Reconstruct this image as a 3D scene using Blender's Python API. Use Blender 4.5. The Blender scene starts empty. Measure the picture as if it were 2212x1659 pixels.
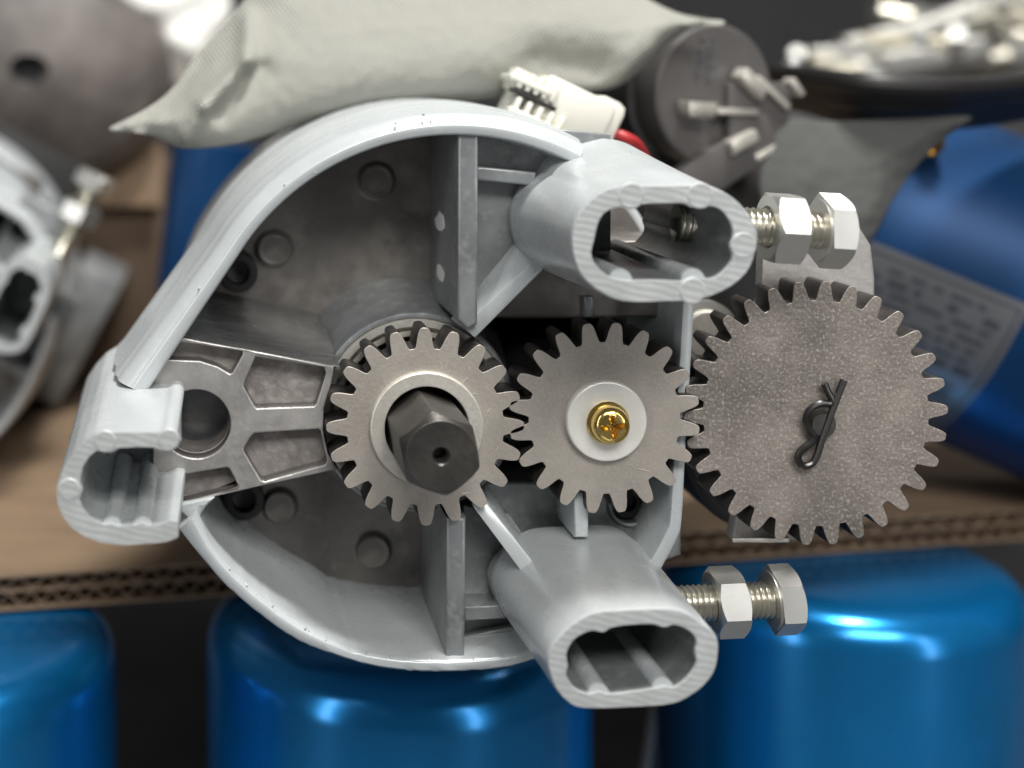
import bpy, bmesh, math, random
from mathutils import Vector, Matrix, noise
from mathutils.geometry import tessellate_polygon, delaunay_2d_cdt

random.seed(7)
scene = bpy.context.scene
COL = scene.collection
PI = math.pi
R = math.radians

# ------------------------------------------------------------------ camera
# Millimetre working units, written out in metres.  The camera stands at the
# origin, level, looking along +Y with a shifted (view camera) lens.
FPX, VX, VY, WPX, HPX = 3000.0, 430.0, 180.0, 2212.0, 1659.0
S = 0.001
cam_data = bpy.data.cameras.new('camera')
cam = bpy.data.objects.new('camera', cam_data)
COL.objects.link(cam)
cam.location = (0, 0, 0)
cam.rotation_euler = (PI / 2, 0, 0)
cam_data.sensor_width = 36.0
cam_data.lens = 36.0 * FPX / WPX
cam_data.shift_x = (WPX / 2 - VX) / WPX
cam_data.shift_y = -(HPX / 2 - VY) / WPX
cam_data.clip_start = 0.01
cam_data.clip_end = 50
cam_data.dof.use_dof = True
cam_data.dof.focus_distance = 0.299
cam_data.dof.aperture_fstop = 7.2
scene.camera = cam

# ------------------------------------------------------------------ world and lamps
world = bpy.data.worlds.new('World')
scene.world = world
world.use_nodes = True
wb = world.node_tree.nodes['Background']
wb.inputs[0].default_value = (0.97, 0.98, 1.0, 1)
wb.inputs[1].default_value = 0.09


def area(name, loc, target, sx, sy, power, col):
    ld = bpy.data.lights.new(name, 'AREA')
    ld.shape = 'RECTANGLE'
    ld.size, ld.size_y = sx, sy
    ld.energy = power
    ld.color = col
    o = bpy.data.objects.new(name, ld)
    COL.objects.link(o)
    o.location = loc
    d = Vector(target) - Vector(loc)
    o.rotation_euler = d.to_track_quat('-Z', 'Y').to_euler()
    return o


# ceiling fittings of the workshop, one almost overhead and a wide one further forward; two tall strips added behind the camera for frontal fill and reflections
area('ceiling_lamp', (0.23, 0.16, 1.10), (0.08, 0.33, -0.08), 0.30, 0.14, 20.0, (1.0, 0.98, 0.95))
area('ceiling_lamp_front', (0.15, -0.80, 0.85), (0.08, 0.33, -0.08), 0.9, 0.40, 17.5, (1.0, 0.985, 0.96))
area('fill_strip_left', (-1.15, -0.75, 0.20), (0.05, 0.35, -0.1), 0.16, 1.6, 6.0, (0.99, 0.99, 1.0))
area('fill_strip_right', (1.10, -1.10, 0.20), (0.05, 0.35, -0.1), 0.16, 1.6, 5.0, (0.99, 0.99, 1.0))
area('ceiling_lamp_rear', (0.9, 1.3, 1.2), (0.3, 0.7, 0.0), 0.5, 0.15, 3.0, (1.0, 0.97, 0.92))

scene.view_settings.view_transform = 'Standard'
scene.view_settings.look = 'None'
scene.view_settings.exposure = 0.0
scene.view_settings.gamma = 1.0
scene.render.engine = 'CYCLES'
scene.render.resolution_x = 1024
scene.render.resolution_y = 768


# ------------------------------------------------------------------ helpers
def M(px, py, D):
    """point seen at picture place (px, py), D mm in front of the camera -> (X, Z) in mm"""
    return ((px - VX) * D / FPX, -(py - VY) * D / FPX)


def P3(px, py, D):
    x, z = M(px, py, D)
    return Vector((x, D, z))


def tag(o, label=None, cat=None, group=None, kind=None):
    if label: o['label'] = label
    if cat: o['category'] = cat
    if group: o['group'] = group
    if kind: o['kind'] = kind
    return o


def empty(name, loc_mm, label=None, cat=None, group=None):
    o = bpy.data.objects.new(name, None)
    COL.objects.link(o)
    o.empty_display_size = 0.01
    o.location = Vector(loc_mm) * S
    tag(o, label, cat, group)
    return o


bpy.context.view_layer.update()


def world_loc(o):
    v = o.location.copy()
    return v


def finish(name, me, mat, parent=None, sharp=35, scale=True, smooth=True):
    """mesh in world mm -> object centred on its own bounds"""
    if scale:
        me.transform(Matrix.Scale(S, 4))
    xs = [v.co for v in me.vertices]
    c = Vector(((min(v.x for v in xs) + max(v.x for v in xs)) / 2,
                (min(v.y for v in xs) + max(v.y for v in xs)) / 2,
                (min(v.z for v in xs) + max(v.z for v in xs)) / 2))
    me.transform(Matrix.Translation(-c))
    if smooth:
        for p in me.polygons: p.use_smooth = True
        me.set_sharp_from_angle(angle=R(sharp))
    me.materials.clear()
    me.materials.append(mat)
    o = bpy.data.objects.new(name, me)
    COL.objects.link(o)
    o.location = c
    if parent is not None:
        o.parent = parent
        off = Vector((0, 0, 0))
        q = parent
        while q is not None:
            off += q.location
            q = q.parent
        o.location = c - off
    return o


def copy_tree(o, parent=None):
    c = o.copy()
    COL.objects.link(c)
    c.parent = parent
    for ch in list(o.children):
        copy_tree(ch, c)
    return c


def smooth_closed(pts, n=None, sub=6):
    """Catmull-Rom through closed 2D points"""
    out = []
    N = len(pts)
    for i in range(N):
        p0, p1, p2, p3 = (Vector(pts[(i + k - 1) % N]) for k in range(4))
        for j in range(sub):
            t = j / sub
            out.append(0.5 * ((2 * p1) + (-p0 + p2) * t + (2 * p0 - 5 * p1 + 4 * p2 - p3) * t * t
                              + (-p0 + 3 * p1 - 3 * p2 + p3) * t ** 3))
    if n:
        out = resample(out, n)
    return [tuple(p) for p in out]


def smooth_open(pts, sub=6):
    out = []
    N = len(pts)
    for i in range(N - 1):
        p = [Vector(pts[min(max(i + k - 1, 0), N - 1)]) for k in range(4)]
        for j in range(sub):
            t = j / sub
            out.append(tuple(0.5 * ((2 * p[1]) + (-p[0] + p[2]) * t + (2 * p[0] - 5 * p[1] + 4 * p[2] - p[3]) * t * t
                                    + (-p[0] + 3 * p[1] - 3 * p[2] + p[3]) * t ** 3)))
    out.append(tuple(pts[-1]))
    return out


def resample(pts, n):
    pts = [Vector(p) for p in pts]
    L = [0]
    for i in range(len(pts)):
        L.append(L[-1] + (pts[(i + 1) % len(pts)] - pts[i]).length)
    tot = L[-1]
    out = []
    k = 0
    for i in range(n):
        s = tot * i / n
        while L[k + 1] < s: k += 1
        t = (s - L[k]) / max(L[k + 1] - L[k], 1e-9)
        out.append(pts[k].lerp(pts[(k + 1) % len(pts)], t))
    return out


def ring_from(pts, n, D):
    """px outline -> n (X,Z) points starting at the angle 0 side, counter-clockwise"""
    q = [Vector(M(x, y, D)) for x, y in smooth_closed(pts)]
    q = resample(q, 400)
    c = sum(q, Vector((0, 0))) / len(q)
    a = sum(q[i].x * q[(i + 1) % len(q)].y - q[(i + 1) % len(q)].x * q[i].y for i in range(len(q)))
    if a < 0: q.reverse()
    k = min(range(len(q)), key=lambda i: abs((q[i] - c).angle_signed(Vector((1, 0)))))
    q = q[k:] + q[:k]
    return [Vector(p) for p in resample(q, n)]


def area2(q):
    return sum(q[i][0] * q[(i + 1) % len(q)][1] - q[(i + 1) % len(q)][0] * q[i][1] for i in range(len(q)))


def prism_xz(name, outer, D0, D1, mat, parent=None, holes=(), bevel=0.4, res=2, sharp=35, side=None):
    """bevelled slab with (X,Z) outline in mm between depths D0 (front) and D1"""
    cu = bpy.data.curves.new('c', 'CURVE')
    cu.dimensions = '2D'
    cu.fill_mode = 'BOTH'
    cu.extrude = max((D1 - D0) / 2 - bevel, 0.01)
    cu.bevel_depth = bevel
    cu.bevel_resolution = res
    cu.offset = -bevel
    for loop in [outer] + list(holes):
        sp = cu.splines.new('POLY')
        sp.points.add(len(loop) - 1)
        for p, q in zip(sp.points, loop):
            p.co = (q[0], q[1], 0, 1)
        sp.use_cyclic_u = True
    ob = bpy.data.objects.new('c', cu)
    me = bpy.data.meshes.new_from_object(ob)
    bpy.data.objects.remove(ob)
    bpy.data.curves.remove(cu)
    bm = bmesh.new()
    bm.from_mesh(me)
    bmesh.ops.remove_doubles(bm, verts=bm.verts, dist=0.002)
    bmesh.ops.recalc_face_normals(bm, faces=bm.faces)
    bm.to_mesh(me)
    bm.free()
    me.transform(Matrix.Translation((0, (D0 + D1) / 2, 0)) @ Matrix.Rotation(PI / 2, 4, 'X'))
    o = finish(name, me, mat, parent, sharp)
    for p in me.polygons:
        if abs(p.normal.y) > 0.995: p.use_smooth = False
    if side is not None:
        me.materials.append(side)
        for p in me.polygons:
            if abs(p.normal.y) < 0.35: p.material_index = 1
    return o


def prism(name, outer, D0, D1, mat, parent=None, holes=(), bevel=0.4, at=None, smooth=0, res=2, side=None):
    at = at or D0
    f = (lambda l: smooth_closed(l, sub=smooth)) if smooth else (lambda l: l)
    return prism_xz(name, [M(x, y, at) for x, y in f(outer)], D0, D1, mat, parent,
                    [[M(x, y, at) for x, y in h] for h in holes], bevel, res, side=side)


def circle_px(cx, cy, r, n=48, ry=None):
    ry = ry or r
    return [(cx + r * math.cos(2 * PI * i / n), cy + ry * math.sin(2 * PI * i / n)) for i in range(n)]


def loft(name, rings, mat, parent=None, cap0=False, cap1=False, closed=True, sharp=35):
    """rings: lists of 3D mm points of equal count"""
    n = len(rings[0])
    verts = [tuple(p) for r in rings for p in r]
    faces = []
    for k in range(len(rings) - 1):
        for i in range(n if closed else n - 1):
            j = (i + 1) % n
            faces.append((k * n + i, k * n + j, (k + 1) * n + j, (k + 1) * n + i))
    for flag, k in ((cap0, 0), (cap1, len(rings) - 1)):
        if flag:
            tri = tessellate_polygon([[Vector(p) for p in rings[k]]])
            faces += [tuple(k * n + i for i in t) for t in tri]
    me = bpy.data.meshes.new(name)
    me.from_pydata(verts, [], faces)
    bm = bmesh.new()
    bm.from_mesh(me)
    bmesh.ops.recalc_face_normals(bm, faces=bm.faces)
    bm.to_mesh(me)
    bm.free()
    return finish(name, me, mat, parent, sharp)


def lathe(name, prof, origin, axis, mat, parent=None, n=64, sharp=21, rot=0.0):
    """prof: (radius, distance along axis) in mm"""
    ax = Vector(axis).normalized()
    up = Vector((0, 0, 1)) if abs(ax.z) < 0.9 else Vector((1, 0, 0))
    u = up.cross(ax).normalized()
    v = ax.cross(u)
    o = Vector(origin)
    rings = []
    for r, h in prof:
        rings.append([o + ax * h + (u * math.cos(2 * PI * i / n + rot) + v * math.sin(2 * PI * i / n + rot)) * max(r, 0.001)
                      for i in range(n)])
    return loft(name, rings, mat, parent, sharp=sharp)


def tube(name, pts, r, mat, parent=None, n=10, sub=6, taper=None):
    pts = smooth_open([tuple(p) for p in pts], sub) if sub > 1 else pts
    pts = [Vector(p) for p in pts]
    rings = []
    prev = Vector((0.3, 0.5, 0.8)).normalized()
    for i, p in enumerate(pts):
        t = (pts[min(i + 1, len(pts) - 1)] - pts[max(i - 1, 0)]).normalized()
        u = (prev - t * prev.dot(t)).normalized()
        prev = u
        v = t.cross(u)
        rr = r if taper is None else r * taper(i / (len(pts) - 1))
        rings.append([p + (u * math.cos(2 * PI * k / n) + v * math.sin(2 * PI * k / n)) * rr for k in range(n)])
    return loft(name, rings, mat, parent, cap0=True, cap1=True)


def hexa(name, p8, mat, parent=None, bevel=0.3):
    """box from eight 3D points: four front (ring), four back"""
    me = bpy.data.meshes.new(name)
    me.from_pydata([tuple(p) for p in p8], [], [(0, 1, 2, 3), (7, 6, 5, 4), (0, 4, 5, 1), (1, 5, 6, 2), (2, 6, 7, 3), (3, 7, 4, 0)])
    bm = bmesh.new()
    bm.from_mesh(me)
    bmesh.ops.recalc_face_normals(bm, faces=bm.faces)
    if bevel:
        bmesh.ops.bevel(bm, geom=list(bm.edges), offset=bevel, segments=2, affect='EDGES', profile=0.5)
    bm.to_mesh(me)
    bm.free()
    return finish(name, me, mat, parent)


def box(name, c, size, mat, parent=None, bevel=0.4, rot=None):
    hx, hy, hz = (s / 2 for s in size)
    m = Matrix.Translation(c) @ (rot or Matrix.Identity(4))
    p = [m @ Vector(q) for q in ((-hx, -hy, -hz), (hx, -hy, -hz), (hx, -hy, hz), (-hx, -hy, hz),
                                 (-hx, hy, -hz), (hx, hy, -hz), (hx, hy, hz), (-hx, hy, hz))]
    return hexa(name, p, mat, parent, bevel)


# ------------------------------------------------------------------ materials
def material(name, base, metal=0.0, rough=0.5, var=0.0, vscale=60.0, bump=0.0, bscale=900.0, base2=None,
             speck=0.0, speck_scale=1500.0, speck_col=None, rvar=0.0, streak=None, coat=0.0, sheen=0.0,
             bump_dist=0.0003, spec=0.5):
    m = bpy.data.materials.new(name)
    m.use_nodes = True
    nt = m.node_tree
    bs = nt.nodes['Principled BSDF']
    N, L = nt.nodes.new, nt.links.new
    bs.inputs['Metallic'].default_value = metal
    bs.inputs['Roughness'].default_value = rough
    bs.inputs['Specular IOR Level'].default_value = spec
    bs.inputs['Coat Weight'].default_value = coat
    bs.inputs['Coat Roughness'].default_value = 0.12
    bs.inputs['Sheen Weight'].default_value = sheen
    tc = N('ShaderNodeTexCoord')
    vec = tc.outputs['Object']
    if streak:
        mp = N('ShaderNodeMapping')
        mp.inputs['Scale'].default_value = streak
        L(vec, mp.inputs['Vector'])
        vec = mp.outputs['Vector']
    col = None
    b2 = base2 or tuple(c * (1 - var) for c in base)
    n1 = N('ShaderNodeTexNoise')
    n1.inputs['Scale'].default_value = vscale
    n1.inputs['Detail'].default_value = 6
    n1.inputs['Roughness'].default_value = 0.62
    L(vec, n1.inputs['Vector'])
    ramp = N('ShaderNodeValToRGB')
    ramp.color_ramp.elements[0].position = 0.36
    ramp.color_ramp.elements[1].position = 0.66
    ramp.color_ramp.elements[0].color = (*b2, 1)
    ramp.color_ramp.elements[1].color = (*base, 1)
    L(n1.outputs['Fac'], ramp.inputs['Fac'])
    col = ramp.outputs['Color']
    if speck > 0:
        n2 = N('ShaderNodeTexNoise')
        n2.inputs['Scale'].default_value = speck_scale
        n2.inputs['Detail'].default_value = 3
        L(tc.outputs['Object'], n2.inputs['Vector'])
        r2 = N('ShaderNodeValToRGB')
        r2.color_ramp.elements[0].position = 0.52
        r2.color_ramp.elements[1].position = 0.68
        L(n2.outputs['Fac'], r2.inputs['Fac'])
        mul = N('ShaderNodeMath')
        mul.operation = 'MULTIPLY'
        mul.inputs[1].default_value = speck
        L(r2.outputs['Color'], mul.inputs[0])
        mx = N('ShaderNodeMix')
        mx.data_type = 'RGBA'
        L(mul.outputs[0], mx.inputs['Factor'])
        L(col, mx.inputs['A'])
        mx.inputs['B'].default_value = (*(speck_col or (0.6, 0.58, 0.55)), 1)
        col = mx.outputs['Result']
    L(col, bs.inputs['Base Color'])
    if rvar > 0:
        mr = N('ShaderNodeMapRange')
        mr.inputs['To Min'].default_value = rough - rvar
        mr.inputs['To Max'].default_value = rough + rvar
        n3 = N('ShaderNodeTexNoise')
        n3.inputs['Scale'].default_value = vscale * 2.3
        n3.inputs['Detail'].default_value = 4
        L(vec, n3.inputs['Vector'])
        L(n3.outputs['Fac'], mr.inputs['Value'])
        L(mr.outputs['Result'], bs.inputs['Roughness'])
    if bump > 0:
        nb = N('ShaderNodeTexNoise')
        nb.inputs['Scale'].default_value = bscale
        nb.inputs['Detail'].default_value = 5
        L(vec, nb.inputs['Vector'])
        bp = N('ShaderNodeBump')
        bp.inputs['Strength'].default_value = bump
        bp.inputs['Distance'].default_value = bump_dist
        L(nb.outputs['Fac'], bp.inputs['Height'])
        L(bp.outputs['Normal'], bs.inputs['Normal'])
    return m


MAT = {}
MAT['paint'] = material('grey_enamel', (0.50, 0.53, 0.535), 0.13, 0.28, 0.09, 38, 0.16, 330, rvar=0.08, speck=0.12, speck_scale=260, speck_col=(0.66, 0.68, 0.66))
MAT['paint_shaded'] = material('grey_enamel_shaded_rough', (0.30, 0.315, 0.32), 0.35, 0.34, 0.35, 60, 0.45, 300, rvar=0.12, speck=0.3, speck_scale=420, speck_col=(0.45, 0.46, 0.45))  # same enamel, rougher, with the occlusion inside the housing put into its colour
MAT['cast'] = material('bare_cast_metal', (0.29, 0.27, 0.25), 0.4, 0.40, 0.50, 45, 0.5, 300, rvar=0.12, speck=0.5,
                       speck_scale=130, speck_col=(0.40, 0.37, 0.33))
MAT['arm'] = material('arm_cast_metal', (0.47, 0.455, 0.435), 0.5, 0.38, 0.30, 120, 0.5, 450, rvar=0.12, speck=0.3,
                      speck_scale=900, speck_col=(0.55, 0.52, 0.48))
MAT['pocketm'] = material('pocket_cast_metal', (0.42, 0.385, 0.36), 0.4, 0.47, 0.45, 160, 0.8, 330, rvar=0.1, speck=0.4,
                          speck_scale=600, speck_col=(0.50, 0.46, 0.42), bump_dist=0.0006)
MAT['gear'] = material('sintered_steel', (0.47, 0.43, 0.38), 0.40, 0.42, 0.26, 55, 0.28, 1100, rvar=0.06, speck=0.22,
                       speck_scale=1800, speck_col=(0.62, 0.58, 0.52))
MAT['gear3'] = material('speckled_sintered_steel', (0.33, 0.29, 0.255), 0.35, 0.48, 0.55, 40, 0.5, 1100, rvar=0.06, speck=0.42,
                        speck_scale=1500, speck_col=(0.60, 0.57, 0.53))
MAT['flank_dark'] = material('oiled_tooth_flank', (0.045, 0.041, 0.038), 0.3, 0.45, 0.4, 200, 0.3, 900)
MAT['flank'] = material('polished_cast_flank', (0.40, 0.40, 0.40), 0.8, 0.24, 0.35, 60, 0.35, 160, rvar=0.12, streak=(1, 3, 5), bump_dist=0.0008)
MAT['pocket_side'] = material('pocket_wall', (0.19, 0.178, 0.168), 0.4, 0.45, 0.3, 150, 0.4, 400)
MAT['bracket'] = material('pale_zinc_bracket', (0.50, 0.475, 0.45), 0.45, 0.45, 0.25, 120, 0.3, 800, speck=0.3, speck_scale=1100)
MAT['ring'] = material('machined_collar', (0.70, 0.67, 0.60), 0.5, 0.36, 0.14, 300, 0.2, 1400, rvar=0.08, speck=0.3, speck_scale=900,
                       speck_col=(0.42, 0.40, 0.36))
MAT['zinc'] = material('zinc_plate', (0.72, 0.715, 0.675), 0.85, 0.34, 0.08, 90, 0.04, 500, rvar=0.03)
MAT['zinc_y'] = material('yellowish_zinc_thread', (0.70, 0.67, 0.57), 0.9, 0.28, 0.2, 300, 0.05, 900)
MAT['washer'] = material('washer_zinc', (0.84, 0.83, 0.77), 0.3, 0.36, 0.10, 160, 0.1, 1500, rvar=0.08)
MAT['brass'] = material('yellow_passivated_steel', (0.80, 0.58, 0.20), 0.95, 0.18, 0.2, 300, 0.05, 900)
MAT['black_ox'] = material('black_oxide', (0.012, 0.0115, 0.0115), 0.0, 0.45, 0.3, 120, 0.3, 900, rvar=0.08)
MAT['hex'] = material('oiled_dark_steel', (0.105, 0.098, 0.09), 0.75, 0.40, 0.35, 110, 0.25, 1000, rvar=0.1)
MAT['dark'] = material('greasy_dark_steel', (0.020, 0.020, 0.020), 0.2, 0.55, 0.3, 100)
MAT['wire_clip'] = material('spring_wire', (0.09, 0.088, 0.085), 0.9, 0.3, 0.2, 200)
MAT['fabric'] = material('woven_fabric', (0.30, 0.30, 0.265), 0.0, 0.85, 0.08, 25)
MAT['fabric_shaded'] = material('shaded_grey_fabric', (0.075, 0.077, 0.072), 0.0, 0.85, 0.2, 30)  # second pouch's cloth, its shade put into the colour
MAT['nylon'] = material('white_nylon', (0.74, 0.72, 0.64), 0.0, 0.42, 0.05, 60)
MAT['tin'] = material('tinned_brass', (0.78, 0.74, 0.66), 0.6, 0.32, 0.1, 80)
MAT['red'] = material('red_insulation', (0.45, 0.03, 0.03), 0.0, 0.4, 0.1, 60)
MAT['black_pl'] = material('black_plastic', (0.045, 0.043, 0.043), 0.0, 0.42, 0.2, 90, 0.15, 700)
MAT['black_cable'] = material('black_cable', (0.012, 0.011, 0.011), 0.0, 0.5, 0.2, 90)
MAT['grey_pl'] = material('dark_grey_plastic', (0.10, 0.093, 0.09), 0.0, 0.42, 0.15, 60, 0.1, 700)
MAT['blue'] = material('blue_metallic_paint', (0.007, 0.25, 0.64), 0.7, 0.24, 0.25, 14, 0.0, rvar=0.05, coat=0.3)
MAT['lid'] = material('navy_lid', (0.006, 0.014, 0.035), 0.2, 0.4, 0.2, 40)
MAT['blue_shaded'] = material('shaded_blue_paint', (0.004, 0.050, 0.16), 0.3, 0.42, 0.3, 14, spec=0.35)  # can blue darkened in colour where overhead light does not reach
MAT['label'] = material('silver_label', (0.15, 0.155, 0.165), 0.3, 0.45, 0.12, 40)
MAT['ink'] = material('label_ink', (0.045, 0.05, 0.06), 0.0, 0.6, 0.1, 40)
MAT['kraft'] = material('kraft_liner', (0.235, 0.160, 0.098), 0.0, 0.8, 0.28, 25, 0.12, 500, streak=(1, 4, 1))
MAT['kraft_edge'] = material('kraft_flute', (0.24, 0.16, 0.10), 0.0, 0.9, 0.35, 200, 0.2, 600)
MAT['kraft_shaded'] = material('shaded_kraft', (0.10, 0.066, 0.042), 0.0, 0.85, 0.3, 20)  # carton kraft coloured darker to stand for the shadow around it
MAT['white_bag'] = material('white_plastic_film', (0.78, 0.78, 0.74), 0.0, 0.35, 0.06, 40)
MAT['motor_brown'] = material('taupe_enamel', (0.15, 0.13, 0.118), 0.1, 0.5, 0.5, 40)
MAT['floor'] = material('dark_bench_rubber', (0.10, 0.10, 0.105), 0.0, 0.55, 0.5, 8)
MAT['wall'] = material('dim_workshop_wall', (0.05, 0.05, 0.053), 0.0, 0.8, 0.3, 3)
MAT['leak'] = material('painted_leak_white', (0.85, 0.85, 0.84), 0.0, 0.5, 0.05, 60)  # white colour in place of brightness from behind the rib


def saw_cut():
    """tube end faces: parallel saw marks"""
    m = material('saw_cut_metal', (0.54, 0.56, 0.555), 0.25, 0.40, 0.16, 130, rvar=0.05)
    nt = m.node_tree
    N, L = nt.nodes.new, nt.links.new
    tc = N('ShaderNodeTexCoord')
    mp = N('ShaderNodeMapping')
    mp.inputs['Rotation'].default_value = (0, R(-14), 0)
    w = N('ShaderNodeTexWave')
    w.wave_type = 'BANDS'
    w.bands_direction = 'Z'
    w.inputs['Scale'].default_value = 230
    w.inputs['Distortion'].default_value = 4.0
    w.inputs['Detail'].default_value = 2
    w.inputs['Detail Scale'].default_value = 0.6
    L(tc.outputs['Object'], mp.inputs['Vector'])
    L(mp.outputs['Vector'], w.inputs['Vector'])
    nz = N('ShaderNodeTexNoise')
    nz.inputs['Scale'].default_value = 140
    nz.inputs['Detail'].default_value = 4
    L(tc.outputs['Object'], nz.inputs['Vector'])
    mu = N('ShaderNodeMath')
    mu.operation = 'MULTIPLY'
    L(w.outputs['Fac'], mu.inputs[0])
    L(nz.outputs['Fac'], mu.inputs[1])
    b = N('ShaderNodeBump')
    b.inputs['Strength'].default_value = 0.20
    b.inputs['Distance'].default_value = 0.0003
    L(mu.outputs[0], b.inputs['Height'])
    L(b.outputs['Normal'], nt.nodes['Principled BSDF'].inputs['Normal'])
    return m


MAT['saw'] = saw_cut()


def weave(m, scale=1000):
    nt = m.node_tree
    N, L = nt.nodes.new, nt.links.new
    tc = N('ShaderNodeTexCoord')
    mp = N('ShaderNodeMapping')
    mp.inputs['Rotation'].default_value = (0, R(32), 0)
    L(tc.outputs['Object'], mp.inputs['Vector'])
    hs = []
    for d in ('X', 'Z'):
        w = N('ShaderNodeTexWave')
        w.wave_type = 'BANDS'
        w.bands_direction = d
        w.inputs['Scale'].default_value = scale * 0.314
        w.inputs['Distortion'].default_value = 0.8
        w.inputs['Detail'].default_value = 1
        L(mp.outputs['Vector'], w.inputs['Vector'])
        hs.append(w.outputs['Fac'])
    mu = N('ShaderNodeMath')
    mu.operation = 'MULTIPLY'
    L(hs[0], mu.inputs[0])
    L(hs[1], mu.inputs[1])
    b = N('ShaderNodeBump')
    b.inputs['Strength'].default_value = 0.8
    b.inputs['Distance'].default_value = 0.0005
    L(mu.outputs[0], b.inputs['Height'])
    L(b.outputs['Normal'], nt.nodes['Principled BSDF'].inputs['Normal'])


weave(MAT['fabric'])

# ------------------------------------------------------------------ setting
ZB = -151.0      # tops of the blue cans
ZK = -141.0      # top of the cardboard
fl = box('floor', (200, 900, -372), (4000, 3600, 10), MAT['floor'], bevel=0)
tag(fl, 'dark floor under the blue cans', kind='structure')
wl = box('wall', (200, 1900, 300), (4000, 20, 1330), MAT['wall'], bevel=0)
tag(wl, 'dim wall far behind the parts', kind='structure')

# ------------------------------------------------------------------ gearbox housing
CX, CY = 985.0, 845.0
UC = Vector((55.5, 338, -66.5))          # drum axis
GB = empty('gearbox_housing', (55.5, 400, ZK),
           'grey cast gearbox housing cut open, round rim with three hollow posts', 'gearbox')


def sweep_wall(name, outer, inner, prof, mat, parent, sharp=40):
    """outer/inner px paths at D=300; prof: (t across the wall 0 inner..1 outer, depth, radial offset mm)"""
    rings = []
    for (ox, oy), (ix, iy) in zip(outer, inner):
        o = Vector(M(ox, oy, 300))
        i = Vector(M(ix, iy, 300))
        d = (o - i).normalized()
        ring = []
        for t, D, off in prof:
            q = i.lerp(o, t) + d * off
            ring.append(Vector((q.x, D, q.y)))
        rings.append(ring)
    return loft(name, rings, mat, parent, cap0=True, cap1=True, closed=True, sharp=sharp)


ua = [62 + (148 - 62) * i / 56 for i in range(57)]
uo = [(CX + 604 * math.cos(R(a)), CY - 604 * math.sin(R(a))) for a in ua] + \
     [(474 + (272 - 474) * t, 525 + (800 - 525) * t) for t in (0.1, 0.2, 0.35, 0.5, 0.65, 0.8, 0.9, 1.0, 1.1)]
ui = [(CX + 553 * math.cos(R(a)), CY - 553 * math.sin(R(a))) for a in ua] + \
     [(516 + (350 - 516) * t, 552 + (800 - 552) * t) for t in (0.1, 0.2, 0.35, 0.5, 0.65, 0.8, 0.9, 1.0, 1.2)]
prof_rim = [(0, 338.2, -1.6), (0, 320, -0.6), (0, 303, 0), (0, 301.0, 0), (0.05, 300.3, 0), (0.12, 300, 0), (0.40, 299.85, 0), (0.47, 299.95, 0), (0.52, 300.25, 0),
            (0.57, 300.45, 0), (0.66, 300.75, 0), (0.84, 301.6, 0), (0.94, 302.6, 0), (1.0, 304.0, 0), (1.0, 306, 0.15), (1.0, 307, 0.6), (1.0, 309, 1.0),
            (1.0, 316, 1.1), (1.0, 318, 1.8), (1.0, 338.2, 2.3)]
rim_u = sweep_wall('rim_wall', uo, ui, prof_rim, MAT['paint'], GB)
lo_o = smooth_open([(384, 1146), (440, 1215), (492, 1273), (562, 1332), (630, 1380), (691, 1408), (773, 1434), (832, 1447), (900, 1454),
                    (972, 1455), (1078, 1448), (1148, 1431), (1215, 1408)], 6)
lo_i = smooth_open([(425, 1112), (458, 1180), (505, 1236), (566, 1292), (638, 1345), (695, 1376), (755, 1402), (812, 1416), (880, 1424),
                    (945, 1426), (1060, 1421), (1140, 1408), (1195, 1388)], 6)
lo_o = [(x + 1.5 * noise.noise((i * 0.9, 0, 0)), y + 2.2 * noise.noise((i * 0.8, 3, 0))) for i, (x, y) in enumerate(lo_o)]
lo_i = [(x + 1.5 * noise.noise((i * 1.3, 7, 0)), y + 2.6 * noise.noise((i * 1.1, 9, 0))) for i, (x, y) in enumerate(lo_i)]
prof_low = [(0, 338.2, -2.8), (0, 330, -1.6), (0, 310, -0.4), (0, 301.2, 0), (0.12, 300.3, 0), (0.3, 300, 0), (0.75, 300.1, 0), (0.92, 300.6, 0), (1.0, 302, 0),
            (1.0, 306, 0.8), (1.0, 318, 1.8), (1.0, 338.2, 2.3)]
rim_l = sweep_wall('rim_wall', lo_o, lo_i, prof_low, MAT['paint'], GB)

# burrs left on the rim
for (bx, by, br) in ((915, 247, 3.5), (855, 266, 2.6), (680, 372, 2.0), (930, 262, 2.2), (985, 251, 2.4), (615, 398, 2.0), (430, 622, 2.0)):
    c = P3(bx, by, 300.2)
    lathe('casting_burr', [(0, -0.5), (br * .06, -0.45), (br * .1, -0.1), (br * .08, 0.3)], c, (0.1, 1, 0.1), MAT['paint'], GB, n=7)

random.seed(21)
for k in range(16):
    q = random.choice(lo_i[6:])
    c = P3(q[0] + random.uniform(-2, 2), q[1] + random.uniform(-2, 2), 300.5)
    r_ = random.uniform(0.12, 0.36)
    lathe('casting_burr', [(0, -r_), (r_ * .7, -r_ * .8), (r_, 0), (r_ * .8, 0.6)], c, (random.uniform(-.6, .6), 1, random.uniform(-.6, .6)), MAT['paint'], GB, n=6)

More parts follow.
